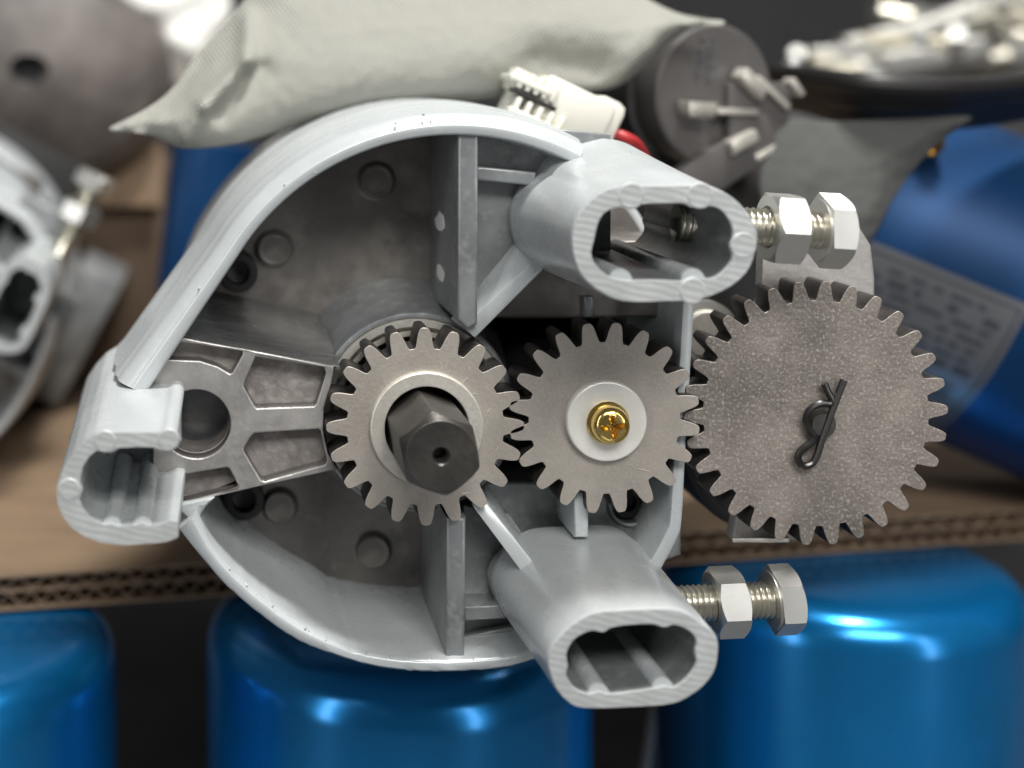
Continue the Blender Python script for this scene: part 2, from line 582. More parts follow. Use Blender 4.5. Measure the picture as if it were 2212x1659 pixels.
# floor of the drum, with the opening behind the gears
disc = [(UC.x + 60.5 * math.cos(2 * PI * i / 96), UC.z + 60.5 * math.sin(2 * PI * i / 96)) for i in range(96)]
cav = [M(x, y, 330) for x, y in ((1000, 700), (1470, 700), (1470, 1030), (1000, 1030))]
prism_xz('floor_plate', disc, 338, 346, MAT['cast'], GB, [cav], 0.3)
flg = [(UC.x + 62.6 * math.cos(2 * PI * i / 96), UC.z + 62.6 * math.sin(2 * PI * i / 96)) for i in range(96)]
prism_xz('motor_flange', flg, 338.6, 384, MAT['paint'], GB, [[(UC.x + 50 * math.cos(2 * PI * i / 64), UC.z + 50 * math.sin(2 * PI * i / 64)) for i in range(64)]], 1.2)
lathe('motor_can', [(0, 0), (55, 0), (56, 1), (56, 96), (50, 104), (0, 104)], (UC.x, 384.2, UC.z), (0, 1, 0), MAT['dark'], GB, 64)
box('foot', (UC.x, 436, (UC.z - 54 + ZK) / 2), (60, 70, UC.z - 54 - ZK - 0.2), MAT['paint_shaded'], GB, 1.0)

# raised round pads and screws on the drum floor
for (x, y, r) in ((812, 390, 37), (592, 537, 37), (805, 1188, 36), (604, 1092, 35)):
    c = P3(x, y, 338)
    rr = r * 338 / FPX
    lathe('ejector_pad', [(rr + 0.9, 0.1), (rr + 0.35, -0.25), (rr + 0.05, -1.4), (rr - 0.35, -2.0), (rr - 0.9, -2.0), (rr - 1.2, -1.85), (0, -1.85)], c, (0, 1, 0), MAT['cast'], GB, 40)


def socket_screw(x, y, r, D):
    c = P3(x, y, D)
    rr = r * D / FPX
    a = lathe('socket_screw', [(rr, 9), (rr, 0.5), (rr * .95, 0.1), (rr * .88, 0), (rr * .62, 0), (rr * .58, 0.2), (rr * .56, 3.5), (rr * .3, 3.9), (0, 4.0)], c, (0, 1, 0),
              MAT['black_ox'], GB, 48)
    return a


socket_screw(514, 590, 43, 329)
socket_screw(527, 1082, 44, 332)
c = P3(1362, 1092, 317.2)
lathe('screw_pocket', [(5.2, 0.6), (5.0, 0.0), (4.6, -0.2), (4.2, 0.1), (4.1, 12)], c, (0, 1, 0), MAT['paint_shaded'], GB, 48)
lathe('socket_screw', [(3.9, 6), (3.9, 2.6), (3.6, 2.3), (2.2, 2.3), (2.1, 4.5), (0, 4.6)], c, (0, 1, 0), MAT['black_ox'], GB, 40)

# hub behind the first gear
g1c = M(919, 922, 300)
H0 = Vector((g1c[0], 313.0, g1c[1]))
lathe('hub', [(26.9, 25.2), (24.6, 18), (23.0, 8), (22.7, 1.2), (22.4, 0.3), (22.0, 0), (21.4, 0), (21.3, 0.3), (21.3, 8), (0, 8)], H0, (0, 1, 0), MAT['paint_shaded'], GB, 96)
lathe('bearing_ring', [(21.2, 4), (21.2, -1.0), (21.0, -1.3), (19.6, -1.3), (19.4, -1.0), (19.3, 1.2), (18.6, 1.2), (18.5, -0.6), (17.4, -0.6), (17.3, 4)], H0, (0, 1, 0), MAT['ring'], GB, 96)
lathe('bearing_seal', [(16.8, 1.5), (0, 1.5)], H0, (0, 1, 0), MAT['dark'], GB, 64)

# left arm with its recessed panels and round hole
arm_out = [(330, 716), (384, 727), (560, 760), (722, 792), (716, 830), (700, 880), (698, 935), (706, 975), (730, 1014), (560, 1051), (470, 1072),
           (395, 1088), (330, 1104)]
p_up = [(558, 767), (700, 794), (704, 806), (684, 872), (678, 877), (556, 882), (550, 877), (527, 834), (528, 826), (552, 772)]
p_lo = [(550, 936), (688, 927), (694, 933), (706, 996), (702, 1003), (572, 1040), (564, 1037), (527, 974), (528, 966), (543, 942)]
s_up = [(345, 738), (386, 738), (524, 759), (524, 766), (502, 805), (496, 807), (470, 791), (432, 779), (345, 776)]
s_lo = [(345, 1037), (392, 1026), (490, 1010), (496, 1013), (514, 1048), (511, 1056), (392, 1085), (345, 1094)]
hole = circle_px(424, 916, 74, 56)
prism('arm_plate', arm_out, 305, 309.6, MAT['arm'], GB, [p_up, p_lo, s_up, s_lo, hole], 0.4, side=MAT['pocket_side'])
hole2 = [M(x, y, 305) for x, y in circle_px(424, 916, 73, 56)]
ao = [M(x, y, 305) for x, y in arm_out]
prism_xz('arm_web', ao, 309.65, 320, MAT['pocketm'], GB, [hole2], 0.2)
prism_xz('arm_backing', [M(x, y, 305) for x, y in circle_px(424, 916, 110, 56)], 324, 328, MAT['paint_shaded'], GB, [], 0.2)
# sloping flanks of the arm
hexa('arm_flank', [P3(370, 722, 306), P3(735, 792, 306), P3(735, 795, 306), P3(370, 725, 306),
                   P3(410, 615, 338.3), P3(693, 678, 338.3), P3(696, 732, 338.3), P3(410, 670, 338.3)], MAT['flank'], GB, 0.12)
# corner where arm, post and lower rim meet
hexa('corner_gusset', [P3(372, 1092, 303), P3(470, 1074, 303), P3(440, 1098, 303), P3(428, 1140, 303),
                       P3(380, 1030, 338), P3(470, 1010, 338), P3(440, 1060, 338), P3(415, 1080, 338)], MAT['paint'], GB, 1.2)

# upright ribs, shelves and diagonal braces right of the hub
prism('upright_rib', [(989, 270), (1034, 270), (1032, 700), (1010, 712), (988, 690)], 301.5, 338, MAT['paint_shaded'], GB, bevel=0.7)
prism('upright_rib', [(965, 1118), (1007, 1118), (1004, 1424), (964, 1422)], 302, 338, MAT['paint_shaded'], GB, bevel=0.7)
prism('shelf_plate', [(1030, 262), (1320, 290), (1320, 560), (1200, 545), (1020, 715), (1010, 700)], 312, 338, MAT['paint_shaded'], GB, bevel=0.4)
prism('shelf_plate', [(1000, 1090), (1100, 1110), (1230, 1300), (1230, 1405), (1000, 1412)], 314, 338, MAT['paint_shaded'], GB, bevel=0.4)
prism('cross_rib', [(1028, 359), (1160, 372), (1152, 402), (1028, 390)], 306.5, 313, MAT['paint_shaded'], GB, bevel=0.6)
prism('cross_rib', [(1003, 1310), (1120, 1306), (1120, 1336), (1003, 1342)], 306.5, 315, MAT['paint_shaded'], GB, bevel=0.6)
prism('cross_rib', [(1003, 1375), (1120, 1352), (1120, 1362), (1003, 1384)], 311, 315, MAT['paint_shaded'], GB, bevel=0.4)
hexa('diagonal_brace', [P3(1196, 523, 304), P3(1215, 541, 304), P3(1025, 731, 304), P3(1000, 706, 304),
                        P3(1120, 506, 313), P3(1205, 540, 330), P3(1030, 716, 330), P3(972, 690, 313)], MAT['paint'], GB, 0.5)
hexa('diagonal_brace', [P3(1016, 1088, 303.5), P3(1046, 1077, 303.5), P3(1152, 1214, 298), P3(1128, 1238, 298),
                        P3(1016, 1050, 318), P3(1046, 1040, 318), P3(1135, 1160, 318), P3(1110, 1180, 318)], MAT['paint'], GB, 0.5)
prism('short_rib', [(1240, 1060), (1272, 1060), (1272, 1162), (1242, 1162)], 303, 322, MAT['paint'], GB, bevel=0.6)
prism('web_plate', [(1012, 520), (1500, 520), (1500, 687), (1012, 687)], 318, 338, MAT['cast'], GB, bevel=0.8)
prism('web_plate', [(990, 1040), (1472, 1040), (1472, 1200), (1100, 1330), (990, 1200)], 318, 338, MAT['paint_shaded'], GB,
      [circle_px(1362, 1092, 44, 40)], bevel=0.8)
prism('web_notch', [(1262, 640), (1282, 640), (1282, 686), (1264, 686)], 316.5, 318.5, MAT['paint_shaded'], GB, bevel=0.5)
# black shaft housing inside the opening
box('cavity_back', ((cav[0][0] + cav[1][0]) / 2, 381, (cav[0][1] + cav[2][1]) / 2), (70, 4, 60), MAT['dark'], GB, 0.3)
lathe('pinion_shaft', [(0, 0), (14, 0), (15, 1), (15, 40)], P3(1180, 860, 336), (0, 1, 0), MAT['dark'], GB, 48)

# right side wall
ro = smooth_open([(1513, 560), (1512, 640), (1505, 780), (1494, 960), (1485, 1130), (1474, 1175), (1440, 1240)], 5)
ri = smooth_open([(1487, 560), (1486, 640), (1478, 780), (1466, 960), (1458, 1120), (1447, 1160), (1412, 1225)], 5)
prof_side = [(0, 338, -0.8), (0, 304, 0), (0.1, 303.2, 0), (0.25, 303, 0), (0.8, 303, 0), (0.95, 303.3, 0), (1, 304, 0), (1, 338, 0.6)]
sweep_wall('side_wall', ro, ri, prof_side, MAT['paint'], GB)
# white patches painted to stand for light through holes in the inner wall
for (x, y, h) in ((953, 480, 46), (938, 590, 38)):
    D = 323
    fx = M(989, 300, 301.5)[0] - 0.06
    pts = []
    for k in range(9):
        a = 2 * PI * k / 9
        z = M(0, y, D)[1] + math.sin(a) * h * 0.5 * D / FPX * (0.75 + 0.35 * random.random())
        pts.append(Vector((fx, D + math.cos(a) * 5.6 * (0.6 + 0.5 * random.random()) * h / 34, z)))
    loft('light_leak_patch', [pts, [p + Vector((-0.06, 0, 0)) for p in pts]], MAT['leak'], GB, cap0=True, cap1=True)


# ---- hollow posts
def post(name, end_px, in_px, De, Db, draft, hump=None, label=None):
    n = 120
    o = ring_from(end_px, n, De)
    i = ring_from(in_px, n, De)
    c = sum(o, Vector((0, 0))) / n
    base = []
    for p in o:
        d = p - c
        k = Vector((d.x * draft, d.y * draft))
        if hump and d.y > 0:
            k.y *= 1 + hump(d.x) * max(0, d.y / 12)
        base.append(c + k)
    f = lambda q, D: [Vector((p.x, D, p.y)) for p in q]
    mid = [a.lerp(b, 0.5) for a, b in zip(o, base)]
    cp = lambda q, s: [c + (p - c) * s for p in q]
    root = loft(name, [f(base, Db), f(mid, (De + Db) / 2), f([a.lerp(b, .04) for a, b in zip(o, base)], De + 1.4), f(cp(o, .998), De + 0.4), f(cp(o, .985), De)],
                MAT['paint'], GB, sharp=50)
    inn = [a.lerp(b, 0.0) for a, b in zip(i, o)]
    cin = sum(inn, Vector((0, 0))) / n
    shrink = lambda s: [cin + (p - cin) * s for p in inn]
    # ring-shaped sawn end face
    mids = [a.lerp(b, 0.5) for a, b in zip(cp(o, .985), cp(inn, 1.01))]
    loft('sawn_end', [f(cp(o, .985), De), f(mids, De - 0.02), f([cin + (p - cin) * 1.01 for p in inn], De), f(shrink(0.995), De + 0.5)], MAT['saw'], root, sharp=50)
    loft('bore', [f(shrink(0.995), De + 0.5), f(shrink(0.97), De + 18), f(shrink(0.93), Db + 3)], MAT['paint_shaded'], root, sharp=50)
    return root, inn, cin


Z5 = lambda l: [(950.5 + .3515 * x, 259.2 + .3515 * y) for x, y in l]
Z6 = lambda l: [(950.5 + .3515 * x, 950.5 + .3515 * y) for x, y in l]
Z7 = lambda l: [(86.4 + .3515 * x, 691.3 + .3515 * y) for x, y in l]
up_end = Z5([(950, 470), (1030, 425), (1120, 408), (1360, 403), (1600, 402), (1750, 445), (1860, 530), (1940, 650), (1952, 760), (1900, 920), (1780, 1030), (1600, 1104),
             (1400, 1116), (1170, 1120), (1040, 1088), (920, 1010), (850, 925), (812, 800), (812, 680), (862, 560)])
up_in = Z5([(1060, 545), (1120, 535), (1150, 548), (1200, 545), (1250, 518), (1380, 512), (1500, 512), (1540, 535), (1620, 540), (1660, 528), (1730, 555), (1790, 640), (1800, 720),
            (1780, 770), (1798, 840), (1760, 910), (1690, 968), (1620, 975), (1560, 962), (1490, 990), (1340, 985), (1180, 985), (1060, 972), (970, 905), (932, 830), (948, 740), (975, 630), (1010, 575)])
lw_end = Z6([(960, 1060), (1150, 1045), (1400, 1037), (1510, 1060), (1600, 1118), (1690, 1192), (1714, 1265), (1700, 1390), (1655, 1475), (1560, 1560), (1430, 1622), (1200, 1642), (910, 1650), (800, 1622),
             (712, 1530), (667, 1410), (662, 1340), (692, 1260), (760, 1180), (850, 1110)])
lw_in = Z6([(930, 1172), (1000, 1182), (1060, 1152), (1170, 1136), (1310, 1132), (1375, 1152), (1440, 1136), (1530, 1172), (1576, 1232), (1566, 1300), (1576, 1370), (1522, 1460), (1440, 1520), (1380, 1515), (1310, 1528),
            (1180, 1548), (1030, 1562), (980, 1545), (920, 1562), (830, 1530), (777, 1450), (787, 1390), (780, 1310), (830, 1222)])
DE = 266.0
pu, pui, puc = post('mounting_post', up_end, up_in, DE, 313, 1.11, hump=lambda x: 0.55 * max(0, 1 - abs((x - 1.5) / 13)) ** 0.5)
pl, pli, plc = post('mounting_post', lw_end, lw_in, DE, 313, 1.11)
# ridges along the bores
def bore_ridge(root, x, y, w, De=DE, Db=316, sx=1.0):
    a = P3(x, y, De + 0.8)
    d = Vector((0, Db - De, 0))
    tube('bore_ridge', [a, a + d * 0.5, a + d], w, MAT['paint'], root, n=14, sub=1)


bore_ridge(pu, *Z5([(1555, 985)])[0], 2.3)
bore_ridge(pu, *Z5([(1110, 985)])[0], 2.2)
bore_ridge(pl, *Z6([(975, 1570)])[0], 2.2)
bore_ridge(pl, *Z6([(1370, 1535)])[0], 2.2)
# open left post: a channel with its mouth to the right
ch = Z7([(846, 700), (820, 672), (780, 668), (740, 690), (600, 690), (400, 692), (340, 700), (270, 745), (200, 820), (140, 910), (102, 1020), (104, 1120), (135, 1200), (190, 1275), (270, 1332), (380, 1372), (520, 1386),
         (700, 1374), (780, 1366), (850, 1338), (852, 1245), (800, 1236), (740, 1264), (660, 1262), (630, 1246), (590, 1264), (480, 1272), (440, 1252), (400, 1262), (310, 1222), (262, 1165), (240, 1095), (262, 1040), (245, 980), (262, 900),
         (300, 838), (345, 800), (400, 806), (440, 812), (480, 784), (600, 778), (700, 780), (750, 800), (800, 804), (842, 775)])
DL = 346.0
e = [Vector(M(x, y, DE)) for x, y in ch]
if area2(e) < 0: e.reverse()
e = [Vector(p) for p in resample(e, 180)]
cc = sum(e, Vector((0, 0))) / len(e)
f = lambda s, D, q=e: [Vector((cc.x + (p.x - cc.x) * s, D, cc.y + (p.y - cc.y) * s)) for p in q]
pleft = loft('mounting_post', [f(1.16, DL), f(1.07, 300), f(1.0, DE + 0.5), f(0.996, DE + 0.1)], MAT['paint'], GB, cap0=True, sharp=50)
hull = e_hull = [Vector(M(x, y, DE)) for x, y in ch[:20]]
loft('post_backing', [[Vector((p.x, 316, p.y)) for p in hull], [Vector((p.x, 319, p.y)) for p in hull]], MAT['paint'], pleft, cap0=True, cap1=True)
pleft['label'] = 'left post open on its right side like a channel'
loft('sawn_end', [f(0.996, DE + 0.1), f(0.994, DE)], MAT['saw'], pleft, cap1=True, sharp=50)
for zx in (630, 440):
    bore_ridge(pleft, *Z7([(zx, 1280)])[0], 2.0)
for (zx, zy) in ((180, 1040), (790, 735), (400, 745)):
    pp = P3(*Z7([(zx, zy)])[0], DE - 0.05)
    lathe('ejector_mark', [(2.2, 0.3), (2.1, -0.02), (1.9, -0.14), (0, -0.14)], pp, (0, 1, 0), MAT['saw'], pleft, 28)
for root, l in ((pu, Z5([(1175, 465), (1600, 465), (1865, 770), (1550, 1050)])),):
    for q in l:
        lathe('ejector_mark', [(2.6, 0.3), (2.5, -0.02), (2.3, -0.14), (0, -0.14)], P3(*q, DE - 0.05), (0, 1, 0), MAT['saw'], root, 28)


# ------------------------------------------------------------------ gears
def gear_outline(N, ro, rr, phase, cx, cz, tip=0.23, root=0.60, rnd=0.5):
    pts = []
    p = 2 * PI / N
    for k in range(N):
        a0 = phase + k * p
        # half widths as share of the pitch, from root to tip
        h = ro - rr
        prof = [(rr, 0.5), (rr, .40), (rr + .05 * h, .365), (rr + .14 * h, .335), (rr + .30 * h, .30), (rr + .48 * h, .268), (rr + .64 * h, .234), (rr + .78 * h, .20),
                (rr + .88 * h, .168), (rr + .95 * h, .135), (rr + .985 * h, .10), (ro, .05)]
        for r_, w in prof:
            pts.append((r_, a0 - w * p))
        for r_, w in reversed(prof[1:]):
            pts.append((r_, a0 + w * p))
    return [(cx + r_ * math.cos(a), cz + r_ * math.sin(a)) for r_, a in pts]


# first gear on the hex shaft
g1c = M(919, 922, 300)
g1 = empty('spur_gear', (g1c[0], 307, g1c[1] - 21.4), 'left steel spur gear with a pale collar around the dark hex shaft', 'gear')
boreh = [(g1c[0] + 10.4 * math.cos(2 * PI * i / 64), g1c[1] + 10.4 * math.sin(2 * PI * i / 64)) for i in range(64)]
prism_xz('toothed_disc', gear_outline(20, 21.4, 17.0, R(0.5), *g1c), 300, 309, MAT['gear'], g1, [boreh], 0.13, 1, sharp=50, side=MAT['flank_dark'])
lathe('collar', [(12.2, 1), (12.2, -1.0), (12.05, -1.3), (11.85, -1.4), (9.3, -1.4), (9.1, -1.3), (9.05, -1.1), (9.05, 9)], (g1c[0] + .1, 300, g1c[1] - .1), (0, 1, 0), MAT['ring'], g1, 96)

# hex shaft
sx, sz = g1c[0] - 0.3, g1c[1] - 0.6
shaft = empty('hex_shaft', (sx, 330, sz - 9), 'dark oiled hexagonal shaft end with a small centre hole', 'shaft')
hexr = 8.75


def hexring(D, r=None, cham=0.0, n=96, rot=R(10)):
    out = []
    for i in range(n):
        a = 2 * PI * i / n
        w = ((a + PI / 6) % (PI / 3)) - PI / 6
        rf = min(hexr * math.cos(PI / 6) / math.cos(w), hexr * 0.985)
        rr = rf if r is None else r
        out.append(Vector((sx + rr * math.cos(a + rot), D + cham * (rf - 7.0) * 1.25, sz + rr * math.sin(a + rot))))
    return out


body = loft('hex_body', [hexring(330), hexring(278.9, None, 1.0), hexring(278.65, 7.1), hexring(278.6, 7.0)], MAT['hex'], shaft, sharp=14)
lathe('end_face', [(7.0, 0), (1.9, 0.0), (1.6, 0.35), (1.35, 1.0), (1.3, 5), (0, 5)], (sx, 278.6, sz), (0, 1, 0), MAT['hex'], shaft, 48)

random.seed(31)
for k in range(12):
    a_ = random.uniform(0, 2 * PI)
    r_ = random.uniform(12.8, 16.8)
    cc_ = Vector((g1c[0] + r_ * math.cos(a_), 300, g1c[1] + r_ * math.sin(a_)))
    t_ = random.uniform(0, PI)
    d_ = Vector((math.cos(t_), 0, math.sin(t_))) * random.uniform(0.3, 1.1)
    tube('scratch', [cc_ - d_, cc_ + d_ * .3 + Vector((0.1, 0, 0.1)), cc_ + d_], 0.055, MAT['ring'], g1, n=5, sub=2)

# middle gear, washer and screw
g2c = M(1306, 903, 300)
g2 = empty('spur_gear', (g2c[0], 307, g2c[1] - 20.7), 'middle steel spur gear held by a round washer and a gold cross-head screw', 'gear')
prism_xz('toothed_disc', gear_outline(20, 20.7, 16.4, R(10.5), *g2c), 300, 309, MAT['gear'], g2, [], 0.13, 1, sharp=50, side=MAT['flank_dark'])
lathe('stamped_mark', [(1.55, 0.05), (1.5, -0.06), (1.32, -0.06), (1.25, 0.05)], P3(1355, 1018, 300), (0, 1, 0), MAT['gear'], g2, 24)
a, b = P3(1376, 1012, 299.98), P3(1402, 1018, 299.98)
tube('stamped_mark', [a, b], 0.12, MAT['gear'], g2, n=6, sub=1)
w = lathe('washer', [(8.6, 0.2), (8.65, -0.2), (8.65, -1.5), (8.45, -1.85), (8.2, -1.95), (3.0, -1.95), (2.5, -1.9), (2.4, 0)], (g2c[0], 300, g2c[1] - .3), (0, 1, 0), MAT['washer'], g2, 80)
sc = Vector((g2c[0] + 0.1, 298, g2c[1] - 0.5))
scr = empty('cross_head_screw', sc, 'gold coloured cross-head screw in the middle of the washer', 'screw')


def screw_head():
    # domed head with a cross recess cut as geometry
    n = 96
    rings = []
    prof = [(3.9, 0.2), (4.05, -0.6), (4.05, -2.0), (3.95, -2.7), (3.75, -3.2), (3.45, -3.55), (3.05, -3.8), (2.65, -3.93)]
    rot = R(7)
    for r, h in prof:
        rings.append([sc + Vector((r * math.cos(2 * PI * i / n), h, r * math.sin(2 * PI * i / n))) for i in range(n)])

    def cross(a, s):
        a = (a - rot) % (PI / 2)
        a = min(a, PI / 2 - a)
        x = 0.62 * s
        arm = 2.35 * s
        # distance to the cross outline along direction a
        r_arm = min(arm / max(math.cos(a), 1e-4), x / max(math.sin(a), 1e-4))
        return max(r_arm, x * 1.45 if a > R(40) else r_arm)
    rings.append([sc + Vector((cross(2 * PI * i / n, 1.05) * math.cos(2 * PI * i / n), -4.0, cross(2 * PI * i / n, 1.05) * math.sin(2 * PI * i / n))) for i in range(n)])
    rings.append([sc + Vector((cross(2 * PI * i / n, .92) * math.cos(2 * PI * i / n), -3.4, cross(2 * PI * i / n, .92) * math.sin(2 * PI * i / n))) for i in range(n)])
    rings.append([sc + Vector((cross(2 * PI * i / n, .55) * math.cos(2 * PI * i / n), -1.9, cross(2 * PI * i / n, .55) * math.sin(2 * PI * i / n))) for i in range(n)])
    rings.append([sc + Vector((.15 * math.cos(2 * PI * i / n), -1.5, .15 * math.sin(2 * PI * i / n))) for i in range(n)])
    return loft('screw_head', rings, MAT['brass'], scr, sharp=40)


screw_head()
lathe('spring_washer', [(4.5, 0.1), (4.6, -0.3), (4.6, -0.5), (4.4, -0.75), (3.9, -0.8)], sc + Vector((0, 0.05, 0)), (0, 1, 0), MAT['brass'], scr, 48)

# third gear with bracket
D3 = 302.5
g3c = M(1763, 893, D3)
g3 = empty('spur_gear', (g3c[0], D3 + 7, g3c[1] - 28.8), 'large speckled right spur gear with a spring clip at its centre', 'gear')
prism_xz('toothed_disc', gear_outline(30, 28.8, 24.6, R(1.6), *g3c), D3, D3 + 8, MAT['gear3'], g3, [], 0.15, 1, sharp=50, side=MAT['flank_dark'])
pin = P3(1772, 914, D3)
lathe('pin', [(2.9, 3), (2.9, -1.2), (2.5, -1.8), (0, -1.9)], pin, (0, 1, 0), MAT['hex'], g3, 36)
clip = empty('spring_clip', pin + Vector((0, -1.4, 0)), 'bent dark wire clip through the pin of the large right gear', 'clip')
K = lambda x, y: P3(1434.4 + .3515 * x, 518.5 + .3515 * y, D3 - 1.7)
tube('clip_wire', [K(985, 880), K(1005, 930), K(1030, 975), K(1020, 1005), K(960, 1005), K(900, 1040), K(872, 1100), K(890, 1160), K(922, 1205), K(905, 1245),
                   K(850, 1285), K(822, 1335), K(850, 1385), K(905, 1375), K(940, 1320), K(965, 1240), K(1000, 1140), K(1050, 1000), K(1105, 860)], 0.78, MAT['wire_clip'], clip, n=10, sub=5)
brk = empty('gear_bracket', P3(1700, 1170, 312), 'speckled steel bracket plate behind the large right gear', 'bracket')
prism('bracket_plate', [(1650, 470), (1780, 455), (1850, 480), (1882, 530), (1890, 600), (1890, 1000), (1740, 1168), (1582, 1166), (1592, 1110), (1602, 900), (1645, 640)], D3 + 10, D3 + 14, MAT['bracket'], brk, bevel=0.5)
lathe('bracket_spacer', [(6, 0), (6, 3.5)], (g3c[0], D3 + 6, g3c[1]), (0, 1, 0), MAT['hex'], brk, 32)
lathe('motor_can', [(0, 0), (20, 0), (21.5, 0.8), (22, 2.5), (22, 90), (0, 91)], P3(1672, 960, 330), (0, 1, 0), MAT['black_pl'], brk, 56)  # black cylinder added to fill the dark area behind the large gear
hexa('bracket_lip', [P3(1582, 1163, 306), P3(1705, 1163, 306), P3(1705, 1172, 306), P3(1582, 1172, 306),
                     P3(1582, 1160, 316), P3(1705, 1160, 316), P3(1705, 1169, 316), P3(1582, 1169, 316)], MAT['bracket'], brk, 0.2)


# ------------------------------------------------------------------ adjusting bolts
def bolt(name, p_in, p_head, label, nut_t, D, af=13.0, hrot=0.0, nrot=R(30), group=None):
    """hex bolt from inside the post out to its head, with a lock nut part-way along"""
    a, b = Vector(p_in), Vector(p_head)
    ax = (b - a).normalized()
    L = (b - a).length
    root = empty(name, a, label, 'bolt', group)
    u = ax.cross(Vector((0, 0, 1))).normalized()
    v = u.cross(ax)
    pitch, n = 1.25, 32
    rings = []
    steps = int(L / pitch * 8)
    for s in range(steps + 1):
        h = L * s / steps
        ring = []
        for i in range(n):
            t = i / n
            ph = (h / pitch - t) % 1.0
            r = 3.35 + 0.65 * (1 - abs(ph * 2 - 1)) ** 0.9
            ring.append(a + ax * h + (u * math.cos(2 * PI * t) + v * math.sin(2 * PI * t)) * r)
        rings.append(ring)
    loft('threaded_shank', rings, MAT['zinc_y'], root, cap0=True, sharp=60)

    def hexnut(nm, h0, h1, rot, hollow, dome):
        m = 96
        r0 = af / 2 * 0.985

        def rg(h, r_, ch_):
            out = []
            for i in range(m):
                al = 2 * PI * i / m
                wv = ((al + PI / 6) % (PI / 3)) - PI / 6
                rf = af / 2 / math.cos(wv)
                rr = rf if r_ is None else r_
                out.append(a + ax * (h + ch_ * (rf - r0) * 0.62) + (u * math.cos(al + rot) + v * math.sin(al + rot)) * rr)
            return out
        if hollow:
            rs = [rg(h0 + 0.8, 3.9, 0), rg(h0, 4.5, 0), rg(h0, r0 - .05, 0), rg(h0, None, 1), rg(h1, None, -1), rg(h1, r0 - .05, 0), rg(h1, 4.5, 0), rg(h1 - 0.8, 3.9, 0)]
        else:
            rs = [rg(h0, 0.01, 0), rg(h0, af / 2 * .93, 0), rg(h0 + 0.35, af / 2 * .93, 0), rg(h0 + 0.36, None, 0), rg(h1, None, -1), rg(h1, r0 - .05, 0), rg(h1, 0.01, 0)]
        return loft(nm, rs, MAT['zinc'], root, sharp=14)
    hexnut('lock_nut', L * nut_t - 3.2, L * nut_t + 3.3, nrot, True, False)
    hexnut('bolt_head', L - 0.2, L + 5.3, hrot, False, True)
    return root


DB = 288.0
bA = bolt('adjusting_bolt', P3(1460, 480, DB), P3(1768, 497, DB), 'upper zinc hex bolt with lock nut screwed into the upper right post', 0.745, DB, 13.6, R(8), R(27))
bB = bolt('adjusting_bolt', P3(1370, 1310, 304), P3(1665, 1296, 304), 'lower zinc hex bolt with lock nut screwed into the lower right post', 0.672, 304, 13.0, R(10), R(20))

# ------------------------------------------------------------------ second gearbox at the left, out of focus
GB2 = copy_tree(GB)
ang = R(62)
rot = Matrix.Rotation(-ang, 4, 'Y')
newc = Vector((-112, 338 + 190, -77))
d0 = Vector((55.5, 400, ZK)) - UC
GB2.location = (newc + rot @ d0) * S
GB2.rotation_euler = (0, -ang, 0)
tag(GB2, 'blurred second grey gearbox housing at the left picture edge', 'gearbox')
b2 = copy_tree(bB)
b2.location = (newc + rot @ (Vector(bB.location) / S - UC)) * S
b2.rotation_euler = (0, -ang, 0)
tag(b2, 'blurred zinc bolt with nut on the second gearbox at the left', 'bolt')

# ------------------------------------------------------------------ blue cans
def can(name, x, D, label, h=215):
    root = empty(name, (x, D, -367), label, 'can', 'blue cans standing under the gearbox')
    lathe('can_body', [(0, 0), (50, 0), (54, 2), (55, 6), (55, h - 12), (54.6, h - 8.5), (53.4, h - 5.4), (51.4, h - 3.0), (48.8, h - 1.4), (46, h - 0.6), (42, h - 0.2)], (x, D, -367), (0, 0, 1), MAT['blue'], root, 96, sharp=40)
    lathe('can_lid', [(42.3, h - 0.25), (36, h), (20, h + 0.15), (0, h + 0.2)], (x, D, -367), (0, 0, 1), MAT['blue'], root, 64, sharp=40)
    return root


can('blue_can', -78, 390, 'blue metallic can at the lower left corner, under the cardboard')
can('blue_can', 57, 402, 'blue metallic can directly below the round gearbox rim')
can('blue_can', 205, 448, 'blue metallic can at the lower right, below the large gear')
rod = tube('steel_rod', [P3(1425, 1500, 470), P3(1400, 1650, 470), P3(1395, 1720, 470)], 2.2, MAT['zinc'], n=12, sub=3)
tag(rod, 'thin grey steel rod in the dark gap between two blue cans', 'rod')

# tilted can on the right with its label
axd = Vector((0.90, -0.25, -0.39)).normalized()
TA = P3(1760, 480, 490)
tc = empty('labelled_blue_can', TA + Vector((60, 0, -90)), 'blue metallic can lying tilted at the right with a printed silver label', 'can')
lathe('can_body', [(0, 0), (44, 0), (47, 0.8), (51, 4), (53, 8), (53.5, 14), (53.5, 210), (0, 212)], TA, axd, MAT['blue_shaded'], tc, 96)


def can_point(s, phi, r):
    u = Vector((0, 0, 1)).cross(axd).normalized()
    v = axd.cross(u)
    # phi = 0 looks at the camera, positive upwards
    front = -(Vector((0, 1, 0)) - axd * axd.y).normalized()
    upv = axd.cross(front)
    if upv.z < 0: upv = -upv
    return TA + axd * s + (front * math.cos(phi) + upv * math.sin(phi)) * r


def can_patch(name, s0, s1, p0, p1, r, mat, parent, nu=24, nv=24, bow=0.0):
    rings = []
    for i in range(nu + 1):
        s = s0 + (s1 - s0) * i / nu
        rings.append([can_point(s, p0 + (p1 - p0) * j / nv, r) for j in range(nv + 1)] +
                     [can_point(s, p1 - (p1 - p0) * j / nv, r - 0.15) for j in range(nv + 1)])
    return loft(name, rings, mat, parent, cap0=True, cap1=True, closed=True, sharp=60)


